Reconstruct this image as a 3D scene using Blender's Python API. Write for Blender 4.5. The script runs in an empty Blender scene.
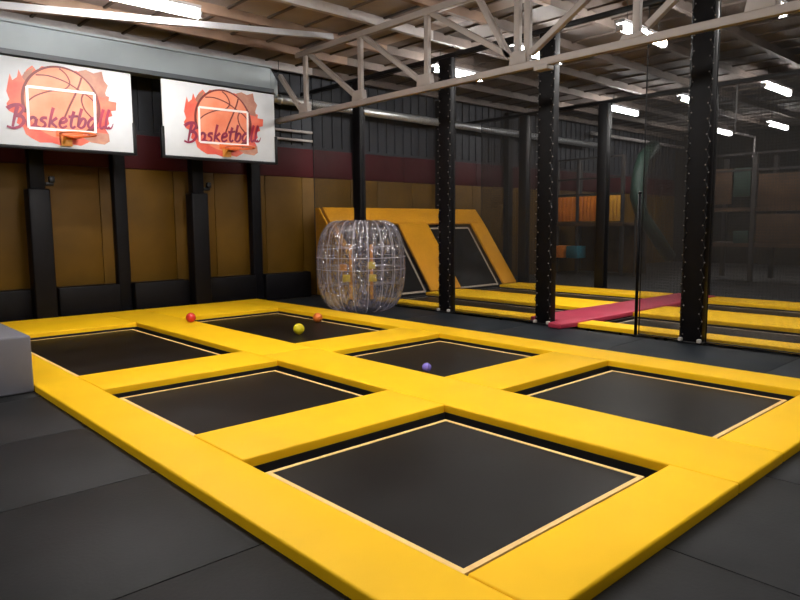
import bpy, bmesh, math, random
from mathutils import Vector, Matrix
random.seed(7)
S = bpy.context.scene
COL = S.collection
PI = math.pi

# ------------------------------------------------------------------ materials
def mat(name, col, rough=0.5, metal=0.0, var=0.0, vscale=6.0, bump=0.0, bscale=60.0, spec=0.5, col2=None, lo=0.35, hi=0.7, detail=4.0, sheen=0.0):
    m = bpy.data.materials.new(name); m.use_nodes = True
    nt = m.node_tree; N = nt.nodes; L = nt.links
    b = N['Principled BSDF']
    b.inputs['Roughness'].default_value = rough
    b.inputs['Metallic'].default_value = metal
    b.inputs['Specular IOR Level'].default_value = spec
    b.inputs['Base Color'].default_value = (*col, 1)
    tc = N.new('ShaderNodeTexCoord')
    if var > 0 or col2 is not None:
        n = N.new('ShaderNodeTexNoise'); n.inputs['Scale'].default_value = vscale; n.inputs['Detail'].default_value = detail
        L.new(tc.outputs['Object'], n.inputs['Vector'])
        r = N.new('ShaderNodeValToRGB')
        r.color_ramp.elements[0].position = lo; r.color_ramp.elements[1].position = hi
        c2 = col2 if col2 is not None else tuple(min(1, c * (1 + var)) for c in col)
        c1 = col if col2 is not None else tuple(c * (1 - var) for c in col)
        r.color_ramp.elements[0].color = (*c1, 1); r.color_ramp.elements[1].color = (*c2, 1)
        L.new(n.outputs['Fac'], r.inputs['Fac']); L.new(r.outputs['Color'], b.inputs['Base Color'])
    if bump > 0:
        n2 = N.new('ShaderNodeTexNoise'); n2.inputs['Scale'].default_value = bscale; n2.inputs['Detail'].default_value = 3
        L.new(tc.outputs['Object'], n2.inputs['Vector'])
        bp = N.new('ShaderNodeBump'); bp.inputs['Strength'].default_value = bump; bp.inputs['Distance'].default_value = 0.01
        L.new(n2.outputs['Fac'], bp.inputs['Height']); L.new(bp.outputs['Normal'], b.inputs['Normal'])
    return m

def emit(name, col, strength):
    m = bpy.data.materials.new(name); m.use_nodes = True
    b = m.node_tree.nodes['Principled BSDF']
    b.inputs['Base Color'].default_value = (0.8, 0.8, 0.8, 1)
    b.inputs['Emission Color'].default_value = (*col, 1)
    b.inputs['Emission Strength'].default_value = strength
    return m

def net_mat(name, pitch, thread, ax_a, ax_b, col=(0.012, 0.012, 0.013)):
    m = bpy.data.materials.new(name); m.use_nodes = True
    nt = m.node_tree; N = nt.nodes; L = nt.links
    out = N['Material Output']; b = N['Principled BSDF']
    b.inputs['Base Color'].default_value = (*col, 1); b.inputs['Roughness'].default_value = 0.8
    tc = N.new('ShaderNodeTexCoord'); sp = N.new('ShaderNodeSeparateXYZ'); L.new(tc.outputs['Object'], sp.inputs[0])
    fac = []
    for ax in (ax_a, ax_b):
        d = N.new('ShaderNodeMath'); d.operation = 'DIVIDE'; d.inputs[1].default_value = pitch; L.new(sp.outputs[ax], d.inputs[0])
        f = N.new('ShaderNodeMath'); f.operation = 'FRACT'; L.new(d.outputs[0], f.inputs[0])
        c = N.new('ShaderNodeMath'); c.operation = 'LESS_THAN'; c.inputs[1].default_value = thread / pitch; L.new(f.outputs[0], c.inputs[0])
        fac.append(c)
    mx = N.new('ShaderNodeMath'); mx.operation = 'MAXIMUM'; L.new(fac[0].outputs[0], mx.inputs[0]); L.new(fac[1].outputs[0], mx.inputs[1])
    tr = N.new('ShaderNodeBsdfTransparent'); ms = N.new('ShaderNodeMixShader')
    L.new(mx.outputs[0], ms.inputs[0]); L.new(tr.outputs[0], ms.inputs[1]); L.new(b.outputs[0], ms.inputs[2])
    L.new(ms.outputs[0], out.inputs['Surface'])
    return m

def film_mat(name, tint=(0.93, 0.94, 0.97), gl=0.16, strength=1.0):
    """clear crumpled PVC: see-through, with sharp highlights on soft folds"""
    m = bpy.data.materials.new(name); m.use_nodes = True
    nt = m.node_tree; N = nt.nodes; L = nt.links
    out = N['Material Output']; N.remove(N['Principled BSDF'])
    tr = N.new('ShaderNodeBsdfTransparent'); tr.inputs['Color'].default_value = (*tint, 1)
    g = N.new('ShaderNodeBsdfGlossy'); g.inputs['Roughness'].default_value = 0.10; g.inputs['Color'].default_value = (0.92, 0.92, 1, 1)
    df = N.new('ShaderNodeBsdfDiffuse'); df.inputs['Color'].default_value = (0.70, 0.68, 0.82, 1)
    tc = N.new('ShaderNodeTexCoord'); mp = N.new('ShaderNodeMapping'); mp.inputs['Scale'].default_value = (9, 9, 3.2)
    L.new(tc.outputs['Object'], mp.inputs['Vector'])
    n = N.new('ShaderNodeTexNoise'); n.inputs['Scale'].default_value = 1.0; n.inputs['Detail'].default_value = 2.5; n.inputs['Distortion'].default_value = 0.6; L.new(mp.outputs[0], n.inputs['Vector'])
    bp = N.new('ShaderNodeBump'); bp.inputs['Strength'].default_value = strength; bp.inputs['Distance'].default_value = 0.14
    L.new(n.outputs['Fac'], bp.inputs['Height']); L.new(bp.outputs['Normal'], g.inputs['Normal'])
    lw = N.new('ShaderNodeLayerWeight'); lw.inputs['Blend'].default_value = 0.28; L.new(bp.outputs['Normal'], lw.inputs['Normal'])
    ad = N.new('ShaderNodeMath'); ad.operation = 'MULTIPLY_ADD'; ad.use_clamp = True; ad.inputs[1].default_value = 0.55; ad.inputs[2].default_value = gl; L.new(lw.outputs['Fresnel'], ad.inputs[0])
    n3 = N.new('ShaderNodeTexNoise'); n3.inputs['Scale'].default_value = 1.7; n3.inputs['Detail'].default_value = 3.0; n3.inputs['Distortion'].default_value = 1.2; L.new(mp.outputs[0], n3.inputs['Vector'])
    rp = N.new('ShaderNodeValToRGB'); rp.color_ramp.elements[0].position = 0.54; rp.color_ramp.elements[0].color = (.02, .02, .02, 1)
    rp.color_ramp.elements[1].position = 0.72; rp.color_ramp.elements[1].color = (.55, .55, .55, 1); L.new(n3.outputs['Fac'], rp.inputs['Fac'])  # pale random patches for cloudy creases, painting in the light they catch
    m1 = N.new('ShaderNodeMixShader'); L.new(rp.outputs['Color'], m1.inputs[0]); L.new(tr.outputs[0], m1.inputs[1]); L.new(df.outputs[0], m1.inputs[2])
    m2 = N.new('ShaderNodeMixShader'); L.new(ad.outputs[0], m2.inputs[0]); L.new(m1.outputs[0], m2.inputs[1]); L.new(g.outputs[0], m2.inputs[2])
    L.new(m2.outputs[0], out.inputs['Surface'])
    return m

M = {}
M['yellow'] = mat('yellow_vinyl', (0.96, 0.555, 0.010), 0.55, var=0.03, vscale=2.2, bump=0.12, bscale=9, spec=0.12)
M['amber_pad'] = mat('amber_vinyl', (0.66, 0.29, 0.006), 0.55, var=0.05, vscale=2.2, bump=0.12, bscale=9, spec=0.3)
M['mat'] = mat('charcoal_mat', (0.0125, 0.013, 0.014), 0.55, var=0.2, vscale=3.0, bump=0.10, bscale=45, spec=0.14)
M['matblue'] = mat('slate_mat', (0.012, 0.0165, 0.022), 0.55, var=0.15, vscale=3.0, bump=0.10, bscale=45, spec=0.16)
M['bed'] = mat('jump_mesh', (0.0050, 0.0038, 0.0034), 0.42, col2=(0.0105, 0.0097, 0.0094), vscale=1.6, lo=0.38, hi=0.72, bump=0.12, bscale=260, spec=0.12, detail=2)
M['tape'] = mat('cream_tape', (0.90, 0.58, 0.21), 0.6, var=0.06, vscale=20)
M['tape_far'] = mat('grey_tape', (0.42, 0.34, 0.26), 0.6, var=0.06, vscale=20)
M['steel_dark'] = mat('dark_steel', (0.02, 0.02, 0.022), 0.45, metal=0.3, var=0.1)
M['under'] = mat('dark_skirt', (0.012, 0.011, 0.011), 0.85, var=0.2)
M['floor'] = mat('dark_floor', (0.010, 0.010, 0.011), 0.6, var=0.2, vscale=2)
M['grey'] = mat('light_grey_vinyl', (0.15, 0.15, 0.175), 0.5, spec=0.2, var=0.05, vscale=3, bump=0.06, bscale=12)
M['padblack'] = mat('black_vinyl', (0.0035, 0.0030, 0.0040), 0.5, var=0.2, vscale=5, bump=0.5, bscale=9, spec=0.14)
M['postgrey'] = mat('charcoal_post', (0.0036, 0.0034, 0.0048), 0.5, spec=0.14, var=0.12, vscale=5)
M['ochre'] = mat('ochre_panel', (0.088, 0.042, 0.001), 0.6, spec=0.2, var=0.18, vscale=0.9, bump=0.05, bscale=20)
M['red'] = mat('dark_red_panel', (0.040, 0.003, 0.005), 0.6, spec=0.2, var=0.15, vscale=1)
M['wallgrey'] = mat('grey_cladding', (0.026, 0.028, 0.034), 0.6, spec=0.2, var=0.15, vscale=1)
M['walldark'] = mat('dark_brown_wall', (0.010, 0.008, 0.007), 0.8, spec=0.1, var=0.2, vscale=0.8)
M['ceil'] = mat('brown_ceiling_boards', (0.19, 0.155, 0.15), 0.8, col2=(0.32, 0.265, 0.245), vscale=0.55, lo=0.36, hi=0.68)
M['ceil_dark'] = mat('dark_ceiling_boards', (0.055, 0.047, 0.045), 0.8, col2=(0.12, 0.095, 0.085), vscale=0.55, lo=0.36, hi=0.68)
M['flange'] = mat('grey_flange', (0.07, 0.08, 0.09), 0.5)
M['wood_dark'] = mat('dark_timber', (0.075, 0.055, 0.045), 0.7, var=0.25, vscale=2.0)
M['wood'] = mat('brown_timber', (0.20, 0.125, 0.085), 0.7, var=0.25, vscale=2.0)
M['purlin'] = mat('grey_purlin', (0.34, 0.31, 0.30), 0.6, var=0.1)
M['cream'] = mat('cream_paint', (0.25, 0.215, 0.195), 0.5, var=0.06, vscale=3)
M['white_beam'] = mat('pale_grey_beam', (0.32, 0.315, 0.33), 0.55, var=0.05)
M['gutter'] = mat('blue_grey_beam', (0.30, 0.345, 0.37), 0.5, var=0.08, vscale=1)
M['duct'] = mat('galvanised_duct', (0.45, 0.46, 0.47), 0.35, metal=0.7, var=0.1)
M['white'] = mat('white_board', (0.58, 0.60, 0.63), 0.4, var=0.02)
M['black'] = mat('black_metal', (0.004, 0.004, 0.005), 0.45, spec=0.25, var=0.15)
M['splash'] = mat('red_orange_paint', (0.66, 0.075, 0.05), 0.5, col2=(0.78, 0.18, 0.10), vscale=3.5)
M['splash2'] = mat('brown_paint', (0.34, 0.13, 0.09), 0.5, col2=(0.48, 0.24, 0.16), vscale=5)
M['ball_print'] = mat('orange_ball_print', (0.76, 0.19, 0.09), 0.5, col2=(0.82, 0.32, 0.19), vscale=2.0)
M['seam'] = mat('dark_red_brown_print', (0.16, 0.022, 0.02), 0.5, var=0.1)
M['letter'] = mat('maroon_lettering', (0.36, 0.016, 0.05), 0.5, col2=(0.10, 0.018, 0.06), vscale=2.5)
M['line'] = mat('white_line', (0.88, 0.80, 0.76), 0.5, var=0.02)
M['rim'] = mat('orange_rim', (0.72, 0.14, 0.03), 0.4, var=0.05)
M['bracket'] = mat('amber_bracket', (0.62, 0.27, 0.04), 0.45, var=0.05)
M['pink'] = mat('pink_vinyl', (0.42, 0.028, 0.065), 0.5, var=0.08, vscale=2, bump=0.1, bscale=9)
M['lace'] = mat('pale_lace', (0.20, 0.18, 0.17), 0.6, var=0.15)
M['bolt'] = mat('pale_bolt_cover', (0.55, 0.50, 0.46), 0.5, var=0.1)
M['orange'] = mat('orange_panel', (0.70, 0.20, 0.02), 0.5, var=0.2, vscale=2)
M['amber'] = mat('amber_panel', (0.72, 0.34, 0.03), 0.5, var=0.15, vscale=2)
M['green'] = mat('dark_green_plastic', (0.005, 0.028, 0.018), 0.6, var=0.2, vscale=2)
M['teal'] = mat('teal_panel', (0.02, 0.13, 0.17), 0.5, var=0.1)
M['brown'] = mat('dull_brown_panel', (0.070, 0.036, 0.017), 0.6, spec=0.2, var=0.3, vscale=2)
M['tower'] = mat('dull_grey_post', (0.035, 0.031, 0.030), 0.6, spec=0.2, var=0.2)
M['b_red'] = mat('red_rubber', (0.65, 0.035, 0.03), 0.35, var=0.05)
M['b_yellow'] = mat('lime_yellow_rubber', (0.80, 0.66, 0.02), 0.35, var=0.05)
M['b_orange'] = mat('orange_rubber', (0.85, 0.20, 0.03), 0.35, var=0.05)
M['b_violet'] = mat('violet_rubber', (0.30, 0.23, 0.80), 0.25, var=0.1)
M['net'] = net_mat('black_netting', 0.013, 0.0030, 'Y', 'Z', (0.010, 0.010, 0.011))
M['net2'] = net_mat('black_netting_far', 0.016, 0.0045, 'Y', 'Z', (0.010, 0.010, 0.011))
M['film'] = film_mat('clear_plastic_film')
M['film2'] = film_mat('clear_plastic_web', (0.90, 0.91, 0.96), 0.10)
M['strap'] = mat('pale_strap', (0.55, 0.52, 0.58), 0.5, var=0.1)
M['handle'] = mat('yellow_handle_pad', (0.75, 0.55, 0.05), 0.5, var=0.1)
M['handle2'] = mat('orange_strap_pad', (0.62, 0.25, 0.05), 0.5, var=0.1)
TUBE = emit('lit_tube', (1.0, 0.97, 0.93), 120.0)
M['tube'] = TUBE

# ------------------------------------------------------------------ mesh helpers
def box(bm, x0, x1, y0, y1, z0, z1):
    vs = [bm.verts.new((x, y, z)) for z in (z0, z1) for y in (y0, y1) for x in (x0, x1)]
    for f in ((0, 2, 3, 1), (4, 5, 7, 6), (0, 1, 5, 4), (2, 6, 7, 3), (0, 4, 6, 2), (1, 3, 7, 5)):
        bm.faces.new([vs[i] for i in f])

def ring(bm, x0, x1, y0, y1, w, z0, z1):
    """rectangular frame of width w lying flat, mitred"""
    o = [(x0, y0), (x1, y0), (x1, y1), (x0, y1)]; i = [(x0 + w, y0 + w), (x1 - w, y0 + w), (x1 - w, y1 - w), (x0 + w, y1 - w)]
    O0 = [bm.verts.new((*p, z0)) for p in o]; O1 = [bm.verts.new((*p, z1)) for p in o]
    I0 = [bm.verts.new((*p, z0)) for p in i]; I1 = [bm.verts.new((*p, z1)) for p in i]
    for k in range(4):
        j = (k + 1) % 4
        bm.faces.new((O1[k], O1[j], I1[j], I1[k])); bm.faces.new((O0[j], O0[k], I0[k], I0[j]))
        bm.faces.new((O0[k], O0[j], O1[j], O1[k])); bm.faces.new((I0[j], I0[k], I1[k], I1[j]))

def prism(bm, pts, d):
    """extrude the closed polygon pts (3-D points) by vector d"""
    d = Vector(d); a = [bm.verts.new(p) for p in pts]; b = [bm.verts.new(Vector(p) + d) for p in pts]
    n = len(pts)
    bm.faces.new(a); bm.faces.new(b[::-1])
    for k in range(n):
        j = (k + 1) % n; bm.faces.new((a[j], a[k], b[k], b[j]))

def bar(bm, p, q, w, h, up=(0, 0, 1)):
    """rectangular bar from p to q, w wide and h along up"""
    p = Vector(p); q = Vector(q); d = (q - p).normalized(); u = Vector(up)
    s = d.cross(u)
    if s.length < 1e-4: s = d.cross(Vector((0, 1, 0)))
    s.normalize(); u = s.cross(d).normalized()
    s = s * w / 2; u = u * h / 2
    prism(bm, [p + s + u, p - s + u, p - s - u, p + s - u], q - p)

def tube(bm, pts, r, n=8, closed=False):
    pts = [Vector(p) for p in pts]; m = len(pts); rings = []
    up = None
    for k in range(m):
        if closed: t = pts[(k + 1) % m] - pts[k - 1]
        else: t = pts[min(k + 1, m - 1)] - pts[max(k - 1, 0)]
        t.normalize()
        if up is None:
            a = t.cross(Vector((0, 0, 1)))
            if a.length < 0.1: a = t.cross(Vector((1, 0, 0)))
            up = a.normalized()
        else:
            up = (up - t * up.dot(t)).normalized()
        v = t.cross(up)
        rings.append([bm.verts.new(pts[k] + (up * math.cos(2 * PI * i / n) + v * math.sin(2 * PI * i / n)) * r) for i in range(n)])
    for k in range(m if closed else m - 1):
        A = rings[k]; B = rings[(k + 1) % m]
        for i in range(n):
            j = (i + 1) % n; bm.faces.new((A[i], A[j], B[j], B[i]))
    if not closed:
        bm.faces.new(rings[0][::-1]); bm.faces.new(rings[-1])

def ball(bm, c, r, sz=1.0):
    bmesh.ops.create_uvsphere(bm, u_segments=24, v_segments=14, radius=r, matrix=Matrix.Translation(c) @ Matrix.Diagonal((1, 1, sz, 1)))

def new(): return bmesh.new()

def obj(name, bm, m, parent=None, bevel=0.0, seg=2, smooth=False, origin=None, top_only=False):
    me = bpy.data.meshes.new(name)
    off = Vector(parent['_o']) if parent is not None and '_o' in parent else (Vector(origin) if origin is not None else None)
    if off is None:
        c = [v.co for v in bm.verts]
        off = Vector(((min(v.x for v in c) + max(v.x for v in c)) / 2, (min(v.y for v in c) + max(v.y for v in c)) / 2, min(v.z for v in c)))
    bmesh.ops.translate(bm, verts=bm.verts, vec=-off)
    bmesh.ops.recalc_face_normals(bm, faces=bm.faces)
    if bevel > 0:
        es = [e for e in bm.edges if len(e.link_faces) == 2 and e.calc_face_angle(0) > 0.5]
        if top_only:
            zm = max(v.co.z for v in bm.verts) - .02
            es = [e for e in es if max(v.co.z for v in e.verts) > zm]
        bmesh.ops.bevel(bm, geom=es, offset=bevel, segments=seg, profile=0.5, affect='EDGES', clamp_overlap=True)
    bm.to_mesh(me); bm.free()
    if smooth:
        for p in me.polygons: p.use_smooth = True
    elif bevel > 0:
        for p in me.polygons: p.use_smooth = True
        try: me.set_sharp_from_angle(angle=0.7)
        except Exception: pass
    me.materials.append(m if not isinstance(m, str) else M[m])
    o = bpy.data.objects.new(name, me); COL.objects.link(o)
    if parent is None: o.location = off
    else: o.parent = parent
    if parent is None: o['_o'] = tuple(off)
    elif '_o' in parent: o['_o'] = tuple(parent['_o'])
    return o

def tag(o, label, cat, group=None, kind=None):
    o['label'] = label; o['category'] = cat
    if group: o['group'] = group
    if kind: o['kind'] = kind
    return o

def thing(name, loc, label, cat, group=None):
    o = bpy.data.objects.new(name, None); COL.objects.link(o); o.location = loc; o['_o'] = tuple(loc)
    o.empty_display_size = 0.2
    return tag(o, label, cat, group)

def struct(name, bm, m, bevel=0.0):
    o = obj(name, bm, m, None, bevel); o['kind'] = 'structure'; return o

# ------------------------------------------------------------------ measures
BX = [0.0, 0.447, 2.470, 3.256, 5.251, 5.793]          # the pads' lines across
AY = [0.0, 0.450, 2.504, 3.269, 5.259, 6.081, 9.646, 11.376]
FL = -0.07                                             # top of the floor mats
CEIL = 5.25
XL, XR, YF, YB = -4.2, 27.0, -5.0, 12.0

# ------------------------------------------------------------------ the room
b = new()
fl = FL - 0.04
box(b, XL, BX[0] + .02, YF, YB, fl - .9, fl); box(b, BX[0], BX[5], YF, AY[0] + .02, fl - .9, fl); box(b, BX[0], BX[5], AY[7], YB, fl - .9, fl)
box(b, BX[5] - .02, 7.53, YF, YB, fl - .9, fl); box(b, 7.53, 13.0, 9.8, YB, fl - .9, fl); box(b, 13.0, XR, YF, YB, fl - .9, fl)
box(b, BX[0], BX[5], AY[0], AY[7], fl - .95, fl - .85); box(b, 7.53, 13.0, YF, 9.8, fl - .95, fl - .85)
struct('floor', b, 'floor')
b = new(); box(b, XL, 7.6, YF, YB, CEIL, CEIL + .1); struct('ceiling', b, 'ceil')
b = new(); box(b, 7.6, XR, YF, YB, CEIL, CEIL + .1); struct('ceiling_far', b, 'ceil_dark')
b = new(); box(b, XL, XR, YB, YB + .15, -1, CEIL)
x = XL
while x < XR:                                           # corrugation of the grey cladding
    box(b, x, x + .12, YB - .03, YB, 3.5, CEIL); x += .3
struct('wall_back', b, 'wallgrey')
b = new(); box(b, XL - .15, XL, YF, YB, -1, CEIL); struct('wall_left', b, 'walldark')
b = new(); box(b, XR, XR + .15, YF, YB, -1, CEIL); struct('wall_right', b, 'walldark')
b = new(); box(b, XL, XR, YF - .15, YF, -1, CEIL); struct('wall_front', b, 'walldark')
b = new(); x = XL
ws = [1.26, 1.02, 1.48, 0.92]
k = 0
while x < XR - .1:
    w = min(ws[k % 4], XR - x); box(b, x, x + w - .012, YB - .06, YB, fl, 2.74); x += w; k += 1
struct('trim_1', b, 'ochre', .006)
b = new(); x = XL; k = 0
while x < XR - .1:
    w = min(3.0, XR - x); box(b, x, x + w - .015, YB - .05, YB, 2.75, 3.42); x += w
struct('trim_2', b, 'red', .006)

# ceiling members
for k in range(13):
    y = -4.2 + k * 1.32
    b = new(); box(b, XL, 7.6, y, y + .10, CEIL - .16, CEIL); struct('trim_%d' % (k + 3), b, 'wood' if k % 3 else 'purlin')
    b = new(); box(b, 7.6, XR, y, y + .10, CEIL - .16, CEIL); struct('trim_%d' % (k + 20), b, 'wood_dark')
b = new()
for k in range(40):
    xx = XL + .4 + k * 0.78
    box(b, xx, xx + .05, YF, YB, CEIL - .03, CEIL)
struct('trim_16', b, 'wood_dark')

# eave beam above the boards
t = thing('eave_beam', (0, 10.9, 4.36), 'blue-grey boxed roof beam running above both basketball boards', 'beam')
b = new(); box(b, XL, 5.95, 10.82, 11.05, 4.44, 4.86); prism(b, [(5.95, 10.82, 4.86), (5.95, 10.82, 4.44), (6.12, 10.82, 4.30), (6.12, 10.82, 4.62)], (0, .2, 0)); obj('web', b, 'gutter', t, .01)
b = new(); box(b, XL, 5.95, 10.76, 11.1, 4.86, 4.90); obj('top_flange', b, 'gutter', t)
b = new(); box(b, XL, 6.0, 10.78, 11.08, 4.36, 4.44); obj('bottom_flange', b, 'flange', t)
b = new(); bar(b, (0.63 - 3 * .87, 9.0, 4.60 - .3), (6.2, 9.0, 5.16), .09, .10)
tag(obj('rafter_strut', b, 'white_beam'), 'long pale sloping strut under the ceiling beside the top left light', 'strut')

# ------------------------------------------------------------------ cream roof truss
TX = 6.2
t = thing('roof_truss', (TX, 4.5, 3.8), 'cream-painted steel lattice truss crossing the hall under the ceiling', 'truss')
b = new(); box(b, TX - .05, TX + .05, -4.8, 11.0, 3.775, 3.875); o = obj('bottom_chord', b, 'cream', t, .008)
b = new(); box(b, TX - .05, TX + .05, -4.8, 10.2, 4.97, 5.08); obj('top_chord', b, 'cream', t, .008)
nodes = [9.90, 8.16, 6.44, 4.52, 2.78, 1.30, -.5, -2.4]
for k, y in enumerate(nodes):
    ys = (y,) if k not in (3, 5) else (y - .09, y + .09)
    for yy in ys:
        b = new(); box(b, TX - .035, TX + .035, yy - .048, yy + .048, 3.87, 4.98); obj('vertical', b, 'cream', t, .006)
    b = new(); prism(b, [(TX - .055, y - .11, 3.87), (TX - .055, y + .21, 3.87), (TX - .055, y + .17, 4.05 if k != 4 else 3.93), (TX - .055, y - .08, 4.05 if k != 4 else 3.93)], (.11, 0, 0)); obj('gusset_plate', b, 'cream', t, .005)
for (ya, yb) in ((9.75, 8.32), (8.06, 6.62), (6.34, 4.68), (10.85, 10.08), (2.72, 4.38), (1.30, 2.64), (-.5, 1.1), (-2.4, -.7), (5.35, 4.74)):
    za, zb = (4.98, 3.98) if ya != 10.85 else (4.75, 3.95)
    b = new(); bar(b, (TX, ya, za), (TX, yb, zb), .085, .085, (1, 0, 0)); obj('diagonal', b, 'cream', t, .006)
b = new(); box(b, TX - .07, TX + .09, 4.05, 4.28, 3.72, 3.78); obj('splice_plate', b, 'cream', t, .005)

# ------------------------------------------------------------------ lights
def light(x, y, z, L, label, group=None):
    t = thing('ceiling_light', (x, y, z), label, 'ceiling light', group)
    b = new(); box(b, x - L / 2, x + L / 2, y - .09, y + .09, z + .075, z + .13); obj('housing', b, 'white_beam', t, .01)
    for s in (-1, 1):
        b = new(); tube(b, [(x + s * L * .35, y, z + .08), (x + s * L * .35, y, CEIL)], .006, 6); obj('suspension_rod', b, 'steel_dark', t)
        b = new(); box(b, x + s * L / 2 - .02, x + s * L / 2 + .02, y - .06, y + .06, z - .06, z + .05); obj('end_cap', b, 'white_beam', t, .006)
    b = new()
    n = 14; prof = [(y + .060 * math.cos(2 * PI * i / n), z + .02 + .070 * math.sin(2 * PI * i / n)) for i in range(n)]
    prism(b, [(x - L / 2 + .02, yy, zz) for yy, zz in prof], (L - .04, 0, 0)); obj('diffuser', b, 'tube', t)
LZ = 4.78
light(2.42, 8.45, LZ + .06, 1.62, 'bright strip light at top left above the first basketball board')
light(9.07, 8.40, LZ, 1.52, 'strip light seen behind the third black column, below the cream truss diagonal')
light(9.07, 6.36, LZ, 1.52, 'strip light just left of the second column, seen between truss members')
light(9.12, 4.24, LZ - .07, 1.52, 'strip light crossing the truss vertical between the first and second columns')
light(9.07, 2.32, LZ, 1.52, 'strip light at the top right corner above the truss end')
light(16.2, 8.50, LZ, 1.55, 'small strip light below the truss, left of the large studded column, at mid height')
light(16.2, 6.52, LZ, 1.55, 'tiny strip light half hidden by the left edge of the large studded column')
light(16.2, 4.47, LZ, 1.75, 'strip light high on the far right, the larger of two there')
light(23.0, 8.50, LZ, 1.75, 'small distant strip light just right of the large studded column')
light(23.0, 6.64, LZ, 1.75, 'small distant strip light at far right, below the larger one')
for x, ys in ((2.33, (6.0, 3.6, 1.2, -1.2)), (9.07, (.3, -1.7)), (-3.3, (2.0, 5.6))):
    for y in ys: light(x, y, LZ, 1.6, 'strip light on the ceiling over the near part of the hall', 'strip lights above the camera')

# ------------------------------------------------------------------ yellow pads of the main court
def pad(x0, x1, y0, y1, label, m='yellow', z0=-.07, z1=0.0, r=.016, name='trampoline_pad', group=None):
    b = new(); g = .0015
    box(b, x0 + g, x1 - g, y0 + g, y1 - g, z0, z1)
    return tag(obj(name, b, m, None, r, 3, top_only=True), label, 'pad', group)
near_far = ['nearest', 'second', 'third', 'rear']
for x0, x1, cuts, base in ((BX[0], BX[1], (0.0, 8.2, 11.376), 'yellow edge pad along the left of the court, '),
                           (BX[4], BX[5], (0.0, 5.67, 11.376), 'yellow edge pad along the walkway, '),
                           (BX[2], BX[3], (0.0, 5.67, 11.376), 'yellow spine pad between the two trampoline rows, ')):
    for k in range(2):
        pad(x0, x1, cuts[k], cuts[k + 1], base + ('its half by the front edge', 'its half by the back wall')[k])
rows = [(0, 1, 'front edge pad before'), (2, 3, 'cross pad behind'), (4, 5, 'cross pad behind'), (6, 7, 'wide landing pad behind')]
whichL = ['the nearest trampoline', 'the nearest trampoline', 'the middle trampoline of the left row', 'the rear left trampoline']
whichR = ['the right-hand front trampoline', 'the right-hand front trampoline', 'the middle trampoline with the violet ball', 'the rear trampoline with the yellow ball']
for (i, j, nm), wl, wr in zip(rows, whichL, whichR):
    pad(BX[1], BX[2], AY[i], AY[j], 'yellow ' + nm + ' ' + wl)
    pad(BX[3], BX[4], AY[i], AY[j], 'yellow ' + nm + ' ' + wr)

# trampolines
def trampoline(x0, x1, y0, y1, label, ztop=0.0, tape='tape', tw=.035, inset=.112, zb=-.092, legs=True, grp='trampolines of the main court', iny=None):
    cx, cy = (x0 + x1) / 2, (y0 + y1) / 2
    iny = inset if iny is None else iny
    t = thing('trampoline', (cx, cy, ztop - .9), label, 'trampoline', grp)
    z = ztop + zb
    b = new(); box(b, x0 + inset, x1 - inset, y0 + iny, y1 - iny, z - .008, z); obj('bed', b, 'bed', t)
    b = new(); ring(b, x0 + inset - .002, x1 - inset + .002, y0 + iny - .002, y1 - iny + .002, tw, z - .010, z + .003); obj('border_tape', b, tape, t)
    b = new(); ring(b, x0 - .06, x1 + .06, y0 - .06, y1 + .06, .06, ztop - .14, ztop - .072); obj('frame', b, 'steel_dark', t)
    b = new(); ring(b, x0 - .01, x1 + .01, y0 - .01, y1 + .01, inset + .02, z - .05, z - .045); obj('spring_skirt', b, 'under', t)
    for sx in (x0 - .03, x1 + .03):
        for sy in (y0 - .03, y1 + .03):
            b = new(); box(b, sx - .025, sx + .025, sy - .025, sy + .025, ztop - .96, ztop - .14); obj('leg', b, 'steel_dark', t)
    return t
trampoline(BX[1], BX[2], AY[1], AY[2], 'black trampoline nearest the camera, whole bed in view with yellow border tape')
trampoline(BX[1], BX[2], AY[3], AY[4], 'empty black trampoline in the middle of the left row')
trampoline(BX[1], BX[2], AY[5], AY[6], 'black trampoline at the rear left, behind the grey block')
trampoline(BX[3], BX[4], AY[1], AY[2], 'black trampoline at the front of the right row, nothing on its bed')
trampoline(BX[3], BX[4], AY[3], AY[4], 'black trampoline with a small violet ball on its bed')
trampoline(BX[3], BX[4], AY[5], AY[6], 'black trampoline with a yellow ball on its bed, rear of the right row')

# balls
def toy(c, r, m, label, sz=1.0):
    b = new(); ball(b, c, r, sz); tag(obj('ball', b, m, None, smooth=True), label, 'ball')
toy((3.12, 8.98, .083), .083, 'b_red', 'small red ball on the yellow pad beside the rear trampolines')
toy((4.02, 7.12, .0 - .092 + .087), .087, 'b_yellow', 'lime yellow ball lying on the rear trampoline bed')
toy((4.98, 7.96, .0 - .092 + .085), .085, 'b_orange', 'orange ball behind the yellow one, at the trampoline edge')
toy((3.56, 3.83, .0 - .092 + .055), .055, 'b_violet', 'small violet ball with a pale shine on the middle trampoline')

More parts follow.
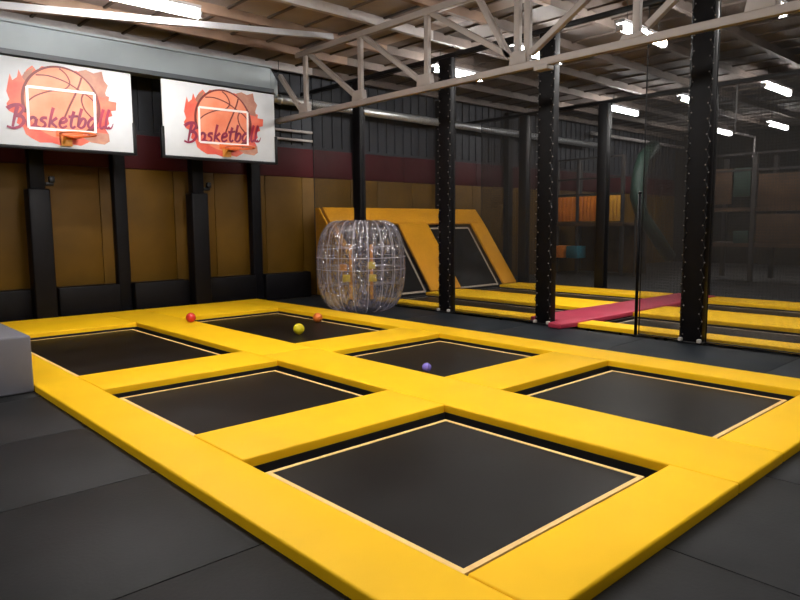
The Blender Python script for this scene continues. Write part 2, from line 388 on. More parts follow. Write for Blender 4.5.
# ------------------------------------------------------------------ floor mats
def fmat(x0, x1, y0, y1, label, m='mat', group=None):
    b = new(); box(b, x0 + .003, x1 - .003, y0 + .003, y1 - .003, FL - .04, FL - .0005)
    return tag(obj('floor_mat', b, m, None, .006, 2), label, 'floor mat', group)
yl = [-2.75, -1.34, .07, 1.475, 2.885, 4.30, 5.70, 7.1, 8.5, 9.9, 11.3]
names = {2: 'dark grey floor mat at the bottom left, nearest of those along the left pads', 3: 'dark grey floor mat second from the bottom left corner, dusty surface',
         4: 'dark grey floor mat third from the bottom left corner', 5: 'dark grey floor mat just in front of the light grey block'}
for k in range(10):
    if k >= 6: continue
    nm = names.get(k)
    fmat(-2.0, .012, yl[k], yl[k + 1], nm or 'dark grey floor mat in the near corner of the hall', group=None if nm else 'mats around the camera')
    if 1 < k < 6: fmat(-4.0, -2.0, yl[k], yl[k + 1], 'dark grey floor mat beside the left wall', group='mats beside the left wall')
for k in range(6, 10):
    fmat(-2.0, .012, yl[k], yl[k + 1], 'dark grey floor mat hidden behind the light grey block', group='mats behind the grey block')
xr = [.07, 1.485, 2.90, 4.31, 5.72]
for k, nm in enumerate(['dark grey floor mat at the bottom centre, below the front yellow corner', 'dark grey floor mat at the bottom right with a pale seam',
                        'dark grey floor mat at the right edge below the yellow pads', 'dark grey floor mat farthest along the front pads, at the right edge']):
    fmat(xr[k], xr[k + 1], -2.1, .012, nm)
yr = [-2.9, -.9, 1.1, 3.1, 5.1, 7.1, 9.1, 11.1]
for k, nm in enumerate([None, 'slate floor mat at the far right of the walkway behind the pads', 'slate floor mat before the large studded column', 'slate floor mat before the pink pad',
                        'slate floor mat before the second and third columns', 'slate floor mat right under the clear bubble ball', 'slate floor mat behind the clear bubble ball']):
    if nm: fmat(BX[5] - .012, 7.34, yr[k], yr[k + 1], nm, 'matblue')

# light grey padded block
b = new(); box(b, -1.25, -.005, 5.92, 7.25, FL, .516)
tag(obj('foam_block', b, 'grey', None, .022, 3), 'light grey padded foam block at the left edge beside the yellow pads', 'block')

# ------------------------------------------------------------------ back wall: columns, base pads, posts
def wall_column(x, label):
    t = thing('padded_column', (x, 11.5, FL), label, 'column', 'board columns against the back wall')
    b = new(); box(b, x - .18, x + .18, 11.385, 11.70, FL, 2.28); obj('padding', b, 'padblack', t, .03, 3)
    b = new(); box(b, x - .12, x + .12, 11.45, 11.66, 2.28, 4.36); obj('post', b, 'postgrey', t, .01)
    b = new(); box(b, x + .12, x + .26, 11.44, 11.56, 2.34, 2.40); box(b, x + .18, x + .27, 11.40, 11.50, 2.39, 2.50); obj('crank_bracket', b, 'black', t, .012)
    for z in (3.25, 3.95):
        for s in (-.10, .10):
            b = new(); box(b, x + s - .025, x + s + .025, 10.66, 11.46, z - .03, z + .03); obj('board_arm', b, 'black', t, .005)
wall_column(1.56, 'black padded column under the left basketball board, small crank at its top')
wall_column(4.55, 'black padded column under the right basketball board, wrinkled padding')
for x, lab in ((-1.35, 'dark slim post on the ochre wall, out by the left corner'), (3.08, 'dark slim post on the ochre wall between the two padded board columns'),
               (6.07, 'dark slim post on the ochre wall right of the second basketball board'),
               (9.1, 'dark slim wall post behind the netting above the angled trampolines'), (12.1, 'dark slim wall post behind netting right of the third column'),
               (15.2, 'dark slim wall post behind netting beside the orange play panels')):
    b = new(); box(b, x - .12, x + .12, 11.74, 11.93, FL, CEIL - .2)
    tag(obj('wall_post', b, 'postgrey', None, .02, 3), lab, 'post', 'slim posts on the back wall')
bp = [(-4.1, -1.49), (-1.21, 1.43), (1.83, 2.94), (3.22, 4.35), (4.75, 5.93), (6.21, 7.45)]
bl = ['black padded wall base at the far left corner', 'black padded wall base left of the first padded column', 'black padded wall base right of the first padded column',
      'black padded wall base left of the second padded column', 'black padded wall base right of the second padded column', 'black padded wall base beside the left side of the bubble ball']
for (x0, x1), lab in zip(bp, bl):
    b = new(); box(b, x0, x1, 11.62 if x1 < 6.2 else 11.66, 11.93, FL - .03, .50)
    tag(obj('wall_base_pad', b, 'padblack', None, .025, 3), lab, 'wall pad', 'base pads of the back wall')

# ------------------------------------------------------------------ basketball boards
def crom(P, n=6, closed=False):
    out = []; m = len(P)
    for k in range(m if closed else m - 1):
        if closed: p0, p1, p2, p3 = P[k - 1], P[k], P[(k + 1) % m], P[(k + 2) % m]
        else: p0, p1, p2, p3 = P[max(k - 1, 0)], P[k], P[k + 1], P[min(k + 2, m - 1)]
        for i in range(n):
            s = i / n
            out.append(tuple(0.5 * (2 * p1[c] + (p2[c] - p0[c]) * s + (2 * p0[c] - 5 * p1[c] + 4 * p2[c] - p3[c]) * s * s + (3 * p1[c] - p0[c] - 3 * p2[c] + p3[c]) * s ** 3) for c in (0, 1)))
    if not closed: out.append(tuple(P[-1]))
    return out

def ribbon(bm, P, y, w0, w1=None, th=.0012, smooth=True):
    """brush stroke in the board's plane; (u, v) points, width from w0 to w1"""
    Q = crom(P) if smooth else list(P)
    w1 = w0 if w1 is None else w1; n = len(Q); F = []; Bk = []
    for k, (u, v) in enumerate(Q):
        a = Q[max(k - 1, 0)]; c = Q[min(k + 1, n - 1)]
        dx, dy = c[0] - a[0], c[1] - a[1]; l = math.hypot(dx, dy) or 1; w = (w0 + (w1 - w0) * k / (n - 1)) / 2
        nx, ny = -dy / l * w, dx / l * w
        F.append((bm.verts.new((u + nx, y, v + ny)), bm.verts.new((u - nx, y, v - ny))))
        Bk.append((bm.verts.new((u + nx, y + th, v + ny)), bm.verts.new((u - nx, y + th, v - ny))))
    for k in range(n - 1):
        bm.faces.new((F[k][0], F[k][1], F[k + 1][1], F[k + 1][0])); bm.faces.new((Bk[k][0], Bk[k + 1][0], Bk[k + 1][1], Bk[k][1]))
        bm.faces.new((F[k][0], F[k + 1][0], Bk[k + 1][0], Bk[k][0])); bm.faces.new((F[k][1], Bk[k][1], Bk[k + 1][1], F[k + 1][1]))
    for A, Bq in ((F[0], Bk[0]), (F[-1], Bk[-1])): bm.faces.new((A[0], Bq[0], Bq[1], A[1]))

def flat(bm, P, y, th=.0012):
    prism(bm, [(u, y, v) for u, v in P], (0, th, 0))

# written letters, x-height 1, slanted later
LET = {
 'B': [[(.55, 2.0), (.42, 1.2), (.30, .05)], [(-.35, 1.75), (.1, 2.05), (.75, 2.12), (1.1, 1.78), (.85, 1.3), (.45, 1.12)], [(.45, 1.12), (1.0, 1.05), (1.25, .6), (.95, .1), (.35, -.08), (-.2, .1)]],
 'a': [[(.85, .85), (.5, 1.0), (.15, .65), (.15, .2), (.45, .02), (.8, .4), (.88, .9)], [(.88, .9), (.85, .25), (1.0, .0), (1.15, .15)]],
 's': [[(.75, .95), (.35, .95), (.2, .72), (.55, .5), (.65, .2), (.35, -.02), (.0, .1)]],
 'k': [[(.35, 2.0), (.2, 1.0), (.12, .0)], [(.8, 1.0), (.5, .75), (.22, .5)], [(.25, .52), (.55, .3), (.9, .0)]],
 'e': [[(.1, .5), (.5, .55), (.75, .75), (.55, 1.0), (.2, .8), (.12, .3), (.4, .0), (.85, .2)]],
 't': [[(.45, 1.7), (.3, .8), (.3, .2), (.5, .0), (.75, .18)], [(-.05, 1.12), (.4, 1.15), (.9, 1.22)]],
 'b': [[(.35, 2.0), (.2, 1.0), (.15, .1)], [(.18, .3), (.5, .95), (.85, .8), (.8, .25), (.5, .0), (.18, .15)]],
 'l': [[(.42, 2.0), (.25, 1.0), (.25, .2), (.45, .0), (.65, .18)]],
}
ADV = {'B': 1.5, 'a': 1.12, 's': .9, 'k': 1.0, 'e': .95, 't': .85, 'b': 1.05, 'l': .62}

def board(cx, lab, which):
    W, z0, z1, yb = 2.38, 2.915, 4.285, 10.60
    t = thing('basketball_board', (cx, yb, z0), lab, 'basketball board', 'basketball boards')
    b = new(); box(b, cx - W / 2, cx + W / 2, yb, yb + .03, z0, z1); obj('panel', b, 'white', t, .004)
    b = new(); box(b, cx - W / 2 - .04, cx + W / 2 + .03, yb - .01, yb + .06, z0 - .05, z0)
    for s in (-1, 1):
        xx = cx + s * (W / 2 + .015); box(b, xx - .03, xx + .03, yb - .02, yb + .06, z0 - .05, z0 + .52)
    obj('frame', b, 'black', t, .004)
    Y = yb; o = cx; zc = 0.0
    def at(P): return [(o + (u - 1.76), v) for u, v in P]
    # the red and orange paint splash
    rnd = random.Random(3)
    out = [(1.02, 3.90), (1.05, 4.02), (1.08, 3.92), (1.15, 3.98), (1.18, 4.10), (1.22, 4.00), (1.30, 4.12), (1.38, 4.19), (1.44, 4.12), (1.52, 4.20), (2.05, 4.20), (2.18, 4.16),
           (2.30, 4.16), (2.36, 4.00), (2.50, 3.95), (2.48, 3.86), (2.56, 3.84), (2.55, 3.77), (2.68, 3.76), (2.665, 3.62), (2.58, 3.60), (2.60, 3.52), (2.52, 3.49), (2.54, 3.38), (2.46, 3.30), (2.52, 3.20),
           (2.49, 3.08), (2.40, 3.04), (2.20, 3.05), (2.05, 2.97), (1.90, 2.99), (1.75, 2.95), (1.60, 2.99), (1.42, 2.98), (1.30, 3.04), (1.22, 3.10), (1.19, 3.20), (1.10, 3.26), (1.13, 3.38), (1.00, 3.44), (.975, 3.55), (1.02, 3.62), (.985, 3.74)]
    b = new(); flat(b, at(out), Y - .0015); obj('paint_splash', b, 'splash', t)
    b = new(); flat(b, at([(2.08, 4.20), (2.20, 4.24), (2.32, 4.20), (2.46, 4.25), (2.49, 4.10), (2.55, 4.03), (2.50, 3.90), (2.52, 3.80), (2.36, 3.82), (2.22, 3.98)]), Y - .003)
    obj('brown_brush_mark', b, 'splash2', t)
    b = new(); flat(b, at([(2.20, 3.22), (2.52, 3.21), (2.53, 3.08), (2.44, 3.02), (2.22, 3.04), (2.10, 3.10)]), Y - .003)
    obj('brown_brush_mark', b, 'splash2', t)
    b = new(); flat(b, at([(1.22, 3.98), (1.26, 4.07), (1.33, 4.12), (1.41, 4.17), (1.36, 4.06), (1.27, 3.92)]), Y - .003)
    obj('brown_brush_mark', b, 'splash2', t)
    c = (1.79, 3.64); R = .575
    b = new(); flat(b, at([(c[0] + R * math.cos(2 * PI * i / 48), c[1] + R * math.sin(2 * PI * i / 48)) for i in range(48)]), Y - .0045); obj('printed_ball', b, 'ball_print', t)
    b = new()
    ribbon(b, at([(c[0] + (R + .01) * math.cos(a), c[1] + (R + .01) * math.sin(a)) for a in [math.radians(x) for x in range(200, 19, -9)]]), Y - .006, .05, .02)
    ribbon(b, at([(c[0] + (R + .01) * math.cos(a), c[1] + (R + .01) * math.sin(a)) for a in [math.radians(x) for x in range(48, -52, -9)]]), Y - .0075, .025, .09)
    ribbon(b, at([(1.26, 3.60), (1.40, 3.72), (1.62, 3.82), (1.83, 3.87), (1.93, 3.98), (1.88, 4.12), (1.78, 4.20)]), Y - .009, .022)
    ribbon(b, at([(1.42, 4.05), (1.62, 4.06), (1.86, 4.00), (2.05, 3.90), (2.25, 3.78), (2.33, 3.66)]), Y - .0105, .022)
    ribbon(b, at([(2.12, 4.10), (2.08, 3.98), (2.00, 3.80), (1.90, 3.60), (1.82, 3.42)]), Y - .012, .03)
    ribbon(b, at([(2.15, 3.86), (2.10, 3.74), (2.14, 3.58), (2.26, 3.44)]), Y - .0135, .026)
    obj('ball_seam', b, 'seam', t)
    # brush lettering
    b = new(); ux = .985; sc = .158; yl_ = Y - .0165; k = 0
    for ch in 'Basketball':
        s = sc * (1.0 if ch != 'B' else 1.02)
        for st in LET[ch]:
            P = []
            for (x, y) in st:
                xx = ux + (x + .16 * y) * s; P.append((xx, 3.185 + (xx - .985) * .075 + y * s * 1.02))
            ribbon(b, at(P), yl_ - .0006 * (k % 5), .052 if ch != 'B' else .062, .034); k += 1
        ux += ADV[ch] * s
    ribbon(b, at([(ux - .10, 3.32), (ux + .02, 3.30), (2.60, 3.39)]), yl_ - .004, .05, .008)
    obj('lettering', b, 'letter', t)
    b = new()
    sq = at([(1.275, 3.85), (2.31, 3.86), (2.295, 3.205), (1.265, 3.20)])
    for k in range(4): ribbon(b, [sq[k], sq[(k + 1) % 4]], Y - .0225 - .0005 * k, .042, smooth=False)
    obj('target_square', b, 'line', t)
    # ring and its bracket
    rc = Vector((cx + .12, yb - .46, 3.10)); rr = .27
    h = bpy.data.objects.new('hoop', None); COL.objects.link(h); h.parent = t; h['_o'] = tuple(t['_o'])
    b = new(); tube(b, [rc + Vector((rr * math.cos(2 * PI * i / 40), rr * math.sin(2 * PI * i / 40), 0)) for i in range(40)], .016, 8, True); obj('ring', b, 'rim', h, smooth=True)
    b = new(); box(b, rc.x - .21, rc.x + .21, yb - .03, yb - .026, 3.10, 3.19); box(b, rc.x - .12, rc.x + .12, yb - .20, yb - .03, 3.075, 3.10); obj('mounting_plate', b, 'rim', h, .003)
    b = new(); box(b, rc.x - .15, rc.x + .02, yb - .06, yb - .03, 2.95, 3.10); prism(b, [(rc.x - .13, yb - .04, 2.96), (rc.x - .13, yb - .04, 3.08), (rc.x - .13, yb - .18, 3.08)], (.03, 0, 0)); obj('bracket', b, 'bracket', h, .003)
board(1.76, 'white basketball board with orange ball print, the left and larger-looking of two', 0)
board(4.69, 'white basketball board with orange ball print, the right one beside the cream truss', 1)

# ------------------------------------------------------------------ net columns and nets
def net_column(x, y, label, w=.30, d=.16, zt=4.62, lace=True, grp='net columns beside the court', m='padblack'):
    t = thing('net_column', (x, y, FL), label, 'column', grp)
    b = new(); box(b, x - d / 2, x + d / 2, y - w / 2, y + w / 2, FL + .02, zt); obj('padding', b, m, t, .02, 3)
    b = new(); box(b, x - d / 2 - .01, x + d / 2 + .01, y - w / 2 - .01, y + w / 2 + .01, FL, FL + .025); obj('base_plate', b, 'steel_dark', t, .004)
    if lace:
        for s in (-1, 1):
            yy = y + s * (w / 2 - .02); P = []; n = 44
            for i in range(n + 1): P.append((x - d / 2 - .006, yy + (.022 if i % 2 else -.022), .05 + (zt - .2) * i / n))
            b = new(); tube(b, P, .0055, 5); obj('lace', b, 'black', t)
            b = new()
            for i in range(n + 1):
                p = P[i]; bmesh.ops.create_uvsphere(b, u_segments=8, v_segments=6, radius=.0105, matrix=Matrix.Translation(p))
            obj('eyelet_row', b, 'lace', t, smooth=True)
            b = new(); box(b, x - d / 2 - .05, x - d / 2 + .01, yy - .028, yy + .028, FL + .02, FL + .075); obj('foot_cap', b, 'bolt', t, .015, 3)
    return t
CX = 7.44
ncol = [(0.05, 'black studded net column out by the right edge'), (2.47, 'large black studded column right of the pink pad, nearest of the row'), (4.93, 'black studded column at the left end of the pink pad'),
        (7.17, 'black studded column in front of the second angled trampoline'), (9.76, 'black column standing behind the clear bubble ball')]
for y, lab in ncol[1:4]: net_column(CX, y, lab)
net_column(CX, ncol[4][0], ncol[4][1], .24, .16, lace=False)
b = new(); box(b, CX - .03, CX + .03, -4.9, 11.9, 4.62, 4.70); tag(obj('net_rail', b, 'black', None, .008), 'black overhead rail that the near row of nets hangs from', 'rail')

def net(y0, y1, label, x=CX, z0=FL + .02, z1=4.62, m='net', grp='safety nets'):
    t = thing('safety_net', (x, (y0 + y1) / 2, z0), label, 'net', grp)
    b = new(); n = max(2, int((y1 - y0) / .2))
    rn = random.Random(int(y0 * 100)); V = []
    for i in range(n + 1):
        y = y0 + (y1 - y0) * i / n; dx = .012 * math.sin(i * 1.7) * (1 if 0 < i < n else 0)
        V.append((b.verts.new((x + dx, y, z0)), b.verts.new((x + dx, y, z1))))
    for i in range(n): b.faces.new((V[i][0], V[i + 1][0], V[i + 1][1], V[i][1]))
    obj('mesh_panel', b, m, t)
    b = new()
    for z in (z0 + .01, z1 - .01): tube(b, [(x, y0, z), (x, y1, z)], .010, 6)
    for y in (y0 + .01, y1 - .01): tube(b, [(x, y, z0), (x, y, z1)], .010, 6)
    obj('edge_rope', b, 'black', t)
net(2.64, 3.28, 'narrow black safety net between the thin post and the large studded column')
net(-2.0, 2.30, 'black safety net right of the large studded column, to the picture edge')
net(5.10, 7.0, 'black safety net between the second and third studded columns')
net(7.34, 9.62, 'black safety net between the third column and the column behind the bubble ball')
net(9.90, 11.45, 'black safety net left of the column behind the bubble ball')
t = thing('entry_post', (CX, 3.32, FL), 'thin dark post at the right side of the net opening by the pink pad', 'post')
b = new(); tube(b, [(CX, 3.32, FL), (CX, 3.32, 2.02)], .024, 10); obj('pole', b, 'postgrey', t, smooth=True)
b = new(); box(b, CX - .05, CX + .05, 3.27, 3.37, FL, FL + .012); obj('base_plate', b, 'steel_dark', t)
b = new(); ball(b, (CX, 3.32, 2.03), .028); obj('cap', b, 'black', t, smooth=True)

# far row of columns and nets
for y, lab in ((9.74, 'dark far column behind netting, left of the orange play panels'), (7.34, 'dark far column in front of the orange play panels'),
               (4.80, 'dark far column hidden behind the large studded column'), (2.3, 'dark far column at the right edge behind netting')):
    net_column(13.25, y, lab, .26, .22, 4.50, False, 'far net columns', 'black')
b = new(); box(b, 13.22, 13.28, -4.9, 11.9, 4.50, 4.58); tag(obj('net_rail', b, 'black', None, .008), 'black overhead rail of the far row of nets', 'rail')
for y0, y1, lab in ((-1.2, 2.15, 'far black net at the right edge of the picture'), (2.45, 4.66, 'far black net right of the large studded column'),
                    (4.94, 7.19, 'far black net before the green slide'), (7.49, 9.59, 'far black net before the orange play panels'), (9.89, 11.3, 'far black net beside the angled trampolines')):
    net(y0, y1, lab, 13.25, FL + .02, 4.5, 'net2', 'far safety nets')

# ------------------------------------------------------------------ second trampoline zone
S1, S2, S3 = (7.54, 7.98), (9.33, 10.62), (12.10, 12.95)
PY0, PY1 = 4.38, 5.32
for (y0, y1, w) in ((-4.5, PY0, 'right of the pink pad'), (PY1, 9.66, 'left of the pink pad')):
    pad(S1[0], S1[1], y0, y1, 'yellow pad strip behind the net columns, nearest strip, ' + w)
    pad(S2[0], S2[1], y0, y1, 'wide yellow pad strip between the two far lanes, ' + w)
    pad(S3[0], S3[1], y0, y1, 'farthest yellow pad strip in front of the dark play area, ' + w)
b = new()
P = [(7.16, PY0 + .05), (7.56, PY0 + .004), (12.95, PY0 + .004), (12.95, PY1 - .10), (9.0, PY1 - .004), (7.56, PY1 - .004), (7.56, 4.72), (7.16, 4.68)]
prism(b, [(x, y, -.068) for x, y in P], (0, 0, .085))
tag(obj('crossing_pad', b, 'pink', None, .02, 3), 'pink vinyl pad crossing the yellow strips behind the net opening', 'pad')
for (xa, xb, w) in ((S1[1], S2[0], 'near lane'), (S2[1], S3[0], 'far lane')):
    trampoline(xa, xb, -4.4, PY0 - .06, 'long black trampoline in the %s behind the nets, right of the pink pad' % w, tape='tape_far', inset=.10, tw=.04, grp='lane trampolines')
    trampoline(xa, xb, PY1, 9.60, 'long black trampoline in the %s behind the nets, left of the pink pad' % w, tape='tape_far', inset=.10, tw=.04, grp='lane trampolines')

# angled wall trampolines: a slope up to the back wall
RB, RT, RH = 9.70, 11.45, 2.03
rd = Vector((0, RT - RB, RH)); RL = rd.length; rd.normalize(); rn_ = Vector((0, -rd.z, rd.y))
def slope(x, s, off=0.0): return Vector((x, RB, 0)) + rd * s + rn_ * off
def slab(bm, poly, o0, o1):
    prism(bm, [slope(x, s, o0) for x, s in poly], rn_ * (o1 - o0))
TB = RL - .52
def slope_pad(poly, label, m='amber_pad'):
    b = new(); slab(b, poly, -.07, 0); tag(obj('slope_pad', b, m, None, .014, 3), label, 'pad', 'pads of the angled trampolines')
slope_pad([(7.67, TB + .002), (13.17, TB + .002), (13.18, RL), (7.67, RL)], 'long yellow pad along the top of the angled trampolines')
slope_pad([(9.60, .02), (10.66, .02), (10.85, TB), (9.80, TB)], 'yellow divider pad between the two angled trampolines')
slope_pad([(12.36, .02), (12.92, .02), (13.17, TB), (12.62, TB)], 'yellow border pad at the right side of the angled trampolines')
slope_pad([(7.67, .02), (7.88, .02), (7.80, TB), (7.67, TB)], 'yellow border pad at the left side of the angled trampolines, behind the bubble ball')
b = new(); prism(b, [(7.535, RB - .05, FL), (7.535, RT + .12, FL), (7.535, RT + .12, RH - .02), (7.535, RT - .02, RH - .02)], (.05, 0, 0))
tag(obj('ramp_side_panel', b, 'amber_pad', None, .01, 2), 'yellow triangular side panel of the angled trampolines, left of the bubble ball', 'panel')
for (xa, xb, xc, xd, lab) in ((7.88, 9.60, 9.80, 7.80, 'angled trampoline behind the clear bubble ball'), (10.66, 12.36, 12.62, 10.85, 'angled trampoline seen behind the third studded column, right of the other one')):
    t = thing('angled_trampoline', ((xa + xb) / 2, RB, FL), 'black ' + lab, 'trampoline', 'angled trampolines')
    e = .07
    b = new(); slab(b, [(xa + e, .10), (xb - e, .10), (xc - e, TB - e), (xd + e, TB - e)], -.15, -.142); obj('bed', b, 'bed', t)
    b = new()
    Q = [(xa + e, .10), (xb - e, .10), (xc - e, TB - e), (xd + e, TB - e)]
    for k in range(4):
        p, q = Q[k], Q[(k + 1) % 4]
        bar(b, slope(*p, -.14), slope(*q, -.14), .05, .012, rn_)
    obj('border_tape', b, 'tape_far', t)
    b = new(); slab(b, [(xa - .05, 0), (xb + .05, 0), (xc + .05, TB + .05), (xd - .05, TB + .05)], -.24, -.21); obj('backing', b, 'under', t)
    for xx in (xa, xb):
        b = new(); bar(b, slope(xx, TB, -.2), (xx, RT + .25, FL), .06, .06, (1, 0, 0)); obj('leg', b, 'steel_dark', t)

# ------------------------------------------------------------------ the clear bubble ball
zc = Vector((6.52, 8.62, FL)); ZR, ZH, ZI = .875, 1.76, .27
t = thing('bubble_ball', zc, 'large clear inflatable bubble ball resting on the slate mats', 'bubble ball')
NSEG = 18
def zprof():
    P = []
    for i in range(33):
        a = -PI / 2 + PI * i / 32
        ca, sa = math.cos(a), math.sin(a)
        r = .36 + (ZR - .36) * (abs(ca) ** .68)
        z = ZH / 2 + (ZH / 2) * (1 if sa > 0 else -1) * abs(sa) ** .86
        P.append((r, z))
    return P
pr = zprof()
b = new(); NU = NSEG * 6; rings = []
for (r, z) in pr:
    edge = min(1, (r - .30) / .4)
    row = []
    for i in range(NU):
        a = 2 * PI * i / NU; pinch = abs(math.sin(NSEG * a / 2))
        rr = r * (1 - .050 * edge * (1 - pinch ** .6)); row.append(b.verts.new(zc + Vector((rr * math.cos(a), rr * math.sin(a), z))))
    rings.append(row)
for k in range(len(rings) - 1):
    for i in range(NU):
        j = (i + 1) % NU; b.faces.new((rings[k][i], rings[k][j], rings[k + 1][j], rings[k + 1][i]))
obj('outer_skin', b, 'film', t, smooth=True)
b = new(); prev = None; first = None
for z, r in ((.0, .36), (.12, .30), (.5, ZI), (ZH - .5, ZI), (ZH - .12, .30), (ZH, .36)):
    row = [b.verts.new(zc + Vector((r * math.cos(2 * PI * i / 36), r * math.sin(2 * PI * i / 36), z))) for i in range(36)]
    if prev:
        for i in range(36): b.faces.new((prev[i], prev[(i + 1) % 36], row[(i + 1) % 36], row[i]))
    prev = row
obj('inner_sleeve', b, 'film2', t, smooth=True)
for i in range(NSEG):
    a = 2 * PI * i / NSEG; d = Vector((math.cos(a), math.sin(a), 0))
    b = new(); tube(b, [zc + d * (r * (1 - .05 * min(1, (r - .3) / .4)) + .002) + Vector((0, 0, z)) for r, z in pr[1:-1]], .0032, 5); obj('seam', b, 'strap', t)
for i in range(NSEG):
    a = 2 * PI * (i + .5) / NSEG; d = Vector((math.cos(a), math.sin(a), 0))
    b = new(); 
    for z in (ZH * .30, ZH * .5, ZH * .70): tube(b, [zc + d * ZI + Vector((0, 0, z)), zc + d * (ZR * .97) + Vector((0, 0, z + random.uniform(-.05, .05)))], .0022, 5)
    obj('inner_cord', b, 'strap', t)
for z in (ZH * .47, ZH * .60):
    b = new(); tube(b, [zc + Vector((ZR * .995 * math.cos(2 * PI * i / 60), ZR * .995 * math.sin(2 * PI * i / 60), z)) for i in range(60)], .0035, 5, True); obj('waist_band', b, 'strap', t)
vd = Vector((-.64, -.77, 0)); sd = Vector((.77, -.64, 0))
for (u, z, m) in ((-.34, .86, 'handle2'), (.20, .90, 'handle'), (-.28, .66, 'handle'), (.22, .66, 'handle')):
    c = zc + vd * .40 + sd * u + Vector((0, 0, z)); b = new(); prism(b, [c - sd * .075 + Vector((0, 0, -.065)), c + sd * .075 + Vector((0, 0, -.065)), c + sd * .07 + Vector((0, 0, .07)), c - sd * .07 + Vector((0, 0, .07))], vd * .05); obj('grip_pad', b, m, t, .015, 2)
for u in (-.20, .20):
    b = new(); tube(b, [zc + vd * .33 + sd * u + Vector((0, 0, z)) for z in (.25, .5, .8, 1.1, 1.3)], .03, 6); obj('shoulder_strap', b, 'handle2', t)

# ------------------------------------------------------------------ duct, pipes, play structures at the back
t = thing('air_duct', (12, 11.6, 4.30), 'round silver air duct running along the back wall above the netting', 'duct')
b = new(); tube(b, [(5.4, 11.55, 4.42), (20.0, 11.55, 4.36)], .10, 16); obj('pipe', b, 'duct', t, smooth=True)
for x in (6.6, 8.9, 11.2, 13.5, 15.8):
    b = new(); tube(b, [(x, 11.55, 4.415 - .004 * (x - 5.4)), (x + .05, 11.55, 4.415 - .004 * (x - 5.4))], .112, 16); obj('coupling', b, 'duct', t)
    b = new(); tube(b, [(x + .02, 11.55, 4.5), (x + .02, 11.55, CEIL)], .008, 6); obj('hanger', b, 'steel_dark', t)
for z, lab in ((3.80, 'upper pale pipe on the wall right of the right basketball board'), (3.60, 'lower pale pipe on the wall right of the right basketball board')):
    b = new(); tube(b, [(6.2, 11.85, z), (7.7, 11.85, z)], .03, 10); tag(obj('wall_pipe', b, 'purlin', None, smooth=True), lab, 'pipe', 'pale wall pipes')
b = new(); tube(b, [(19.6, 11.6, 4.78), (26.9, 11.6, 4.78)], .06, 10); tag(obj('ceiling_pipe', b, 'purlin', None, smooth=True), 'pale grey pipe high behind the nets, left of the large studded column', 'pipe')

# play tower left: orange railing deck
t = thing('play_tower', (17.8, 10.4, FL), 'dark play tower with an orange railing, behind the nets at centre right', 'play structure')
for y in (11.55, 10.75, 9.95, 9.15):
    for x in (17.5, 18.9):
        b = new(); box(b, x - .05, x + .05, y - .05, y + .05, FL, 3.7); obj('post', b, 'tower', t, .01)
b = new(); box(b, 17.4, 19.0, 9.1, 11.6, 1.50, 1.62); obj('deck', b, 'brown', t, .01)
for k, (y0, y1) in enumerate(((11.5, 10.8), (10.7, 10.0), (9.9, 9.2))):
    b = new(); n = 5
    for i in range(n):
        ya = y1 + (y0 - y1) * i / n; box(b, 17.46, 17.52, ya + .015, ya + (y0 - y1) / n - .015, 1.66, 2.46)
    obj('railing_panel', b, 'amber' if k == 2 else 'orange', t, .008)
b = new()
for z in (2.5, 3.0, 3.65): box(b, 17.46, 17.54, 9.1, 11.6, z, z + .05)
obj('rail', b, 'tower', t)
b = new(); box(b, 17.3, 17.8, 11.15, 11.6, .45, .85); obj('orange_block', b, 'orange', t, .02)
b = new(); box(b, 17.3, 17.8, 10.6, 11.05, .45, .85); obj('teal_block', b, 'teal', t, .02)
b = new(); box(b, 18.95, 19.05, 9.1, 11.6, FL, 1.5); obj('lower_panel', b, 'brown', t)
t = thing('tube_slide', (17.2, 8.7, FL), 'dark green slide going down beside the orange play panels', 'slide')
b = new(); P = [(18.6, 8.75, 4.0), (17.9, 8.72, 3.6), (17.5, 8.66, 3.0), (17.3, 8.6, 2.4), (17.5, 8.5, 1.8), (18.2, 8.4, 1.2), (19.0, 8.3, .5)]
tube(b, P, .20, 14); obj('tube', b, 'green', t, smooth=True)
for (x, y, z) in (P[1], P[3]):
    b = new(); tube(b, [(x, y, FL), (x, y, z - .2)], .03, 8); obj('support', b, 'tower', t)
# play tower right
t = thing('climbing_tower', (18.3, 4.0, FL), 'dim brown climbing frame with green panels behind the far nets on the right', 'play structure')
for y in (6.9, 5.5, 4.1, 2.7, 1.3):
    for x in (18.0, 19.6):
        b = new(); box(b, x - .06, x + .06, y - .06, y + .06, FL, 3.5); obj('post', b, 'tower', t, .01)
for z in (.9, 1.9):
    b = new(); box(b, 17.95, 19.65, 1.2, 7.0, z, z + .10); obj('deck', b, 'brown', t)
for (y0, y1, z0, z1, m) in ((6.8, 6.1, 2.1, 3.1, 'brown'), (6.05, 5.6, 2.3, 3.1, 'green'), (5.4, 4.2, 2.0, 2.9, 'brown'), (4.0, 2.8, 2.0, 3.0, 'brown'), (6.0, 5.6, 1.0, 1.35, 'green'), (5.4, 4.2, 1.0, 1.8, 'brown'), (2.6, 1.4, 1.0, 1.8, 'brown')):
    b = new(); box(b, 17.98, 18.04, y1, y0, z0, z1); obj('panel', b, m, t, .008)
b = new()
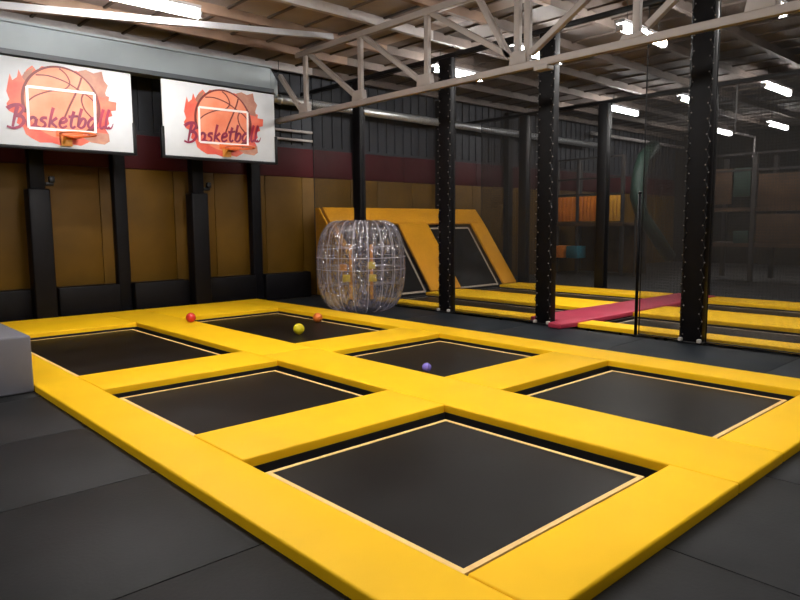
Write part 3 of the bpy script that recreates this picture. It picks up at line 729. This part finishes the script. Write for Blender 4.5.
for z in (3.0, 3.45): box(b, 17.96, 18.04, 1.2, 7.0, z, z + .05)
obj('rail', b, 'tower', t)
t = thing('basketball_stand', (20, 6.0, 3.2), 'pale angled pipe bracket high behind the nets at far right', 'bracket')
b = new(); tube(b, [(17.0, 5.7, 3.95), (18.4, 5.7, 3.95), (18.4, 5.7, 3.45)], .03, 8); obj('pipe', b, 'purlin', t)
t['category'] = 'bracket'; t.name = 'pipe_bracket'
for ch in t.children: pass
b = new(); box(b, 18.36, 18.44, 5.66, 5.74, 3.40, 3.47); obj('end_plate', b, 'purlin', t)
b = new(); tube(b, [(17.0, 5.7, 3.95), (17.0, 5.7, CEIL)], .02, 8); obj('drop_rod', b, 'tower', t)

# ------------------------------------------------------------------ camera, world, colour
for o in bpy.data.objects:
    if '_o' in o: del o['_o']
cam = bpy.data.cameras.new('camera'); cam.sensor_width = 36; cam.lens = 661.54 * 36 / 800; cam.clip_start = .05; cam.clip_end = 200
co = bpy.data.objects.new('camera', cam); COL.objects.link(co)
pitch, roll, yaw = 0.11342, -0.00822, 0.8281
fw = Vector((math.cos(yaw) * math.cos(pitch), math.sin(yaw) * math.cos(pitch), -math.sin(pitch)))
r = Vector((math.sin(yaw), -math.cos(yaw), 0)); u = r.cross(fw)
r2 = r * math.cos(roll) + u * math.sin(roll); u2 = -r * math.sin(roll) + u * math.cos(roll)
m = Matrix((r2, u2, -fw)).transposed().to_4x4(); m.translation = (-1.7229, -1.4793, 1.6)
co.matrix_world = m
S.camera = co
w = bpy.data.worlds.new('world'); S.world = w; w.use_nodes = True
w.node_tree.nodes['Background'].inputs['Color'].default_value = (.5, .5, .55, 1); w.node_tree.nodes['Background'].inputs['Strength'].default_value = 0.02
S.view_settings.view_transform = 'Standard'; S.view_settings.look = 'None'; S.view_settings.gamma = 1; S.view_settings.use_curve_mapping = False
S.view_settings.exposure = 0.0
S.cycles.transparent_max_bounces = 32; S.cycles.max_bounces = 8; S.cycles.diffuse_bounces = 5
S.cycles.use_denoising = True
S.cycles.sample_clamp_indirect = 6
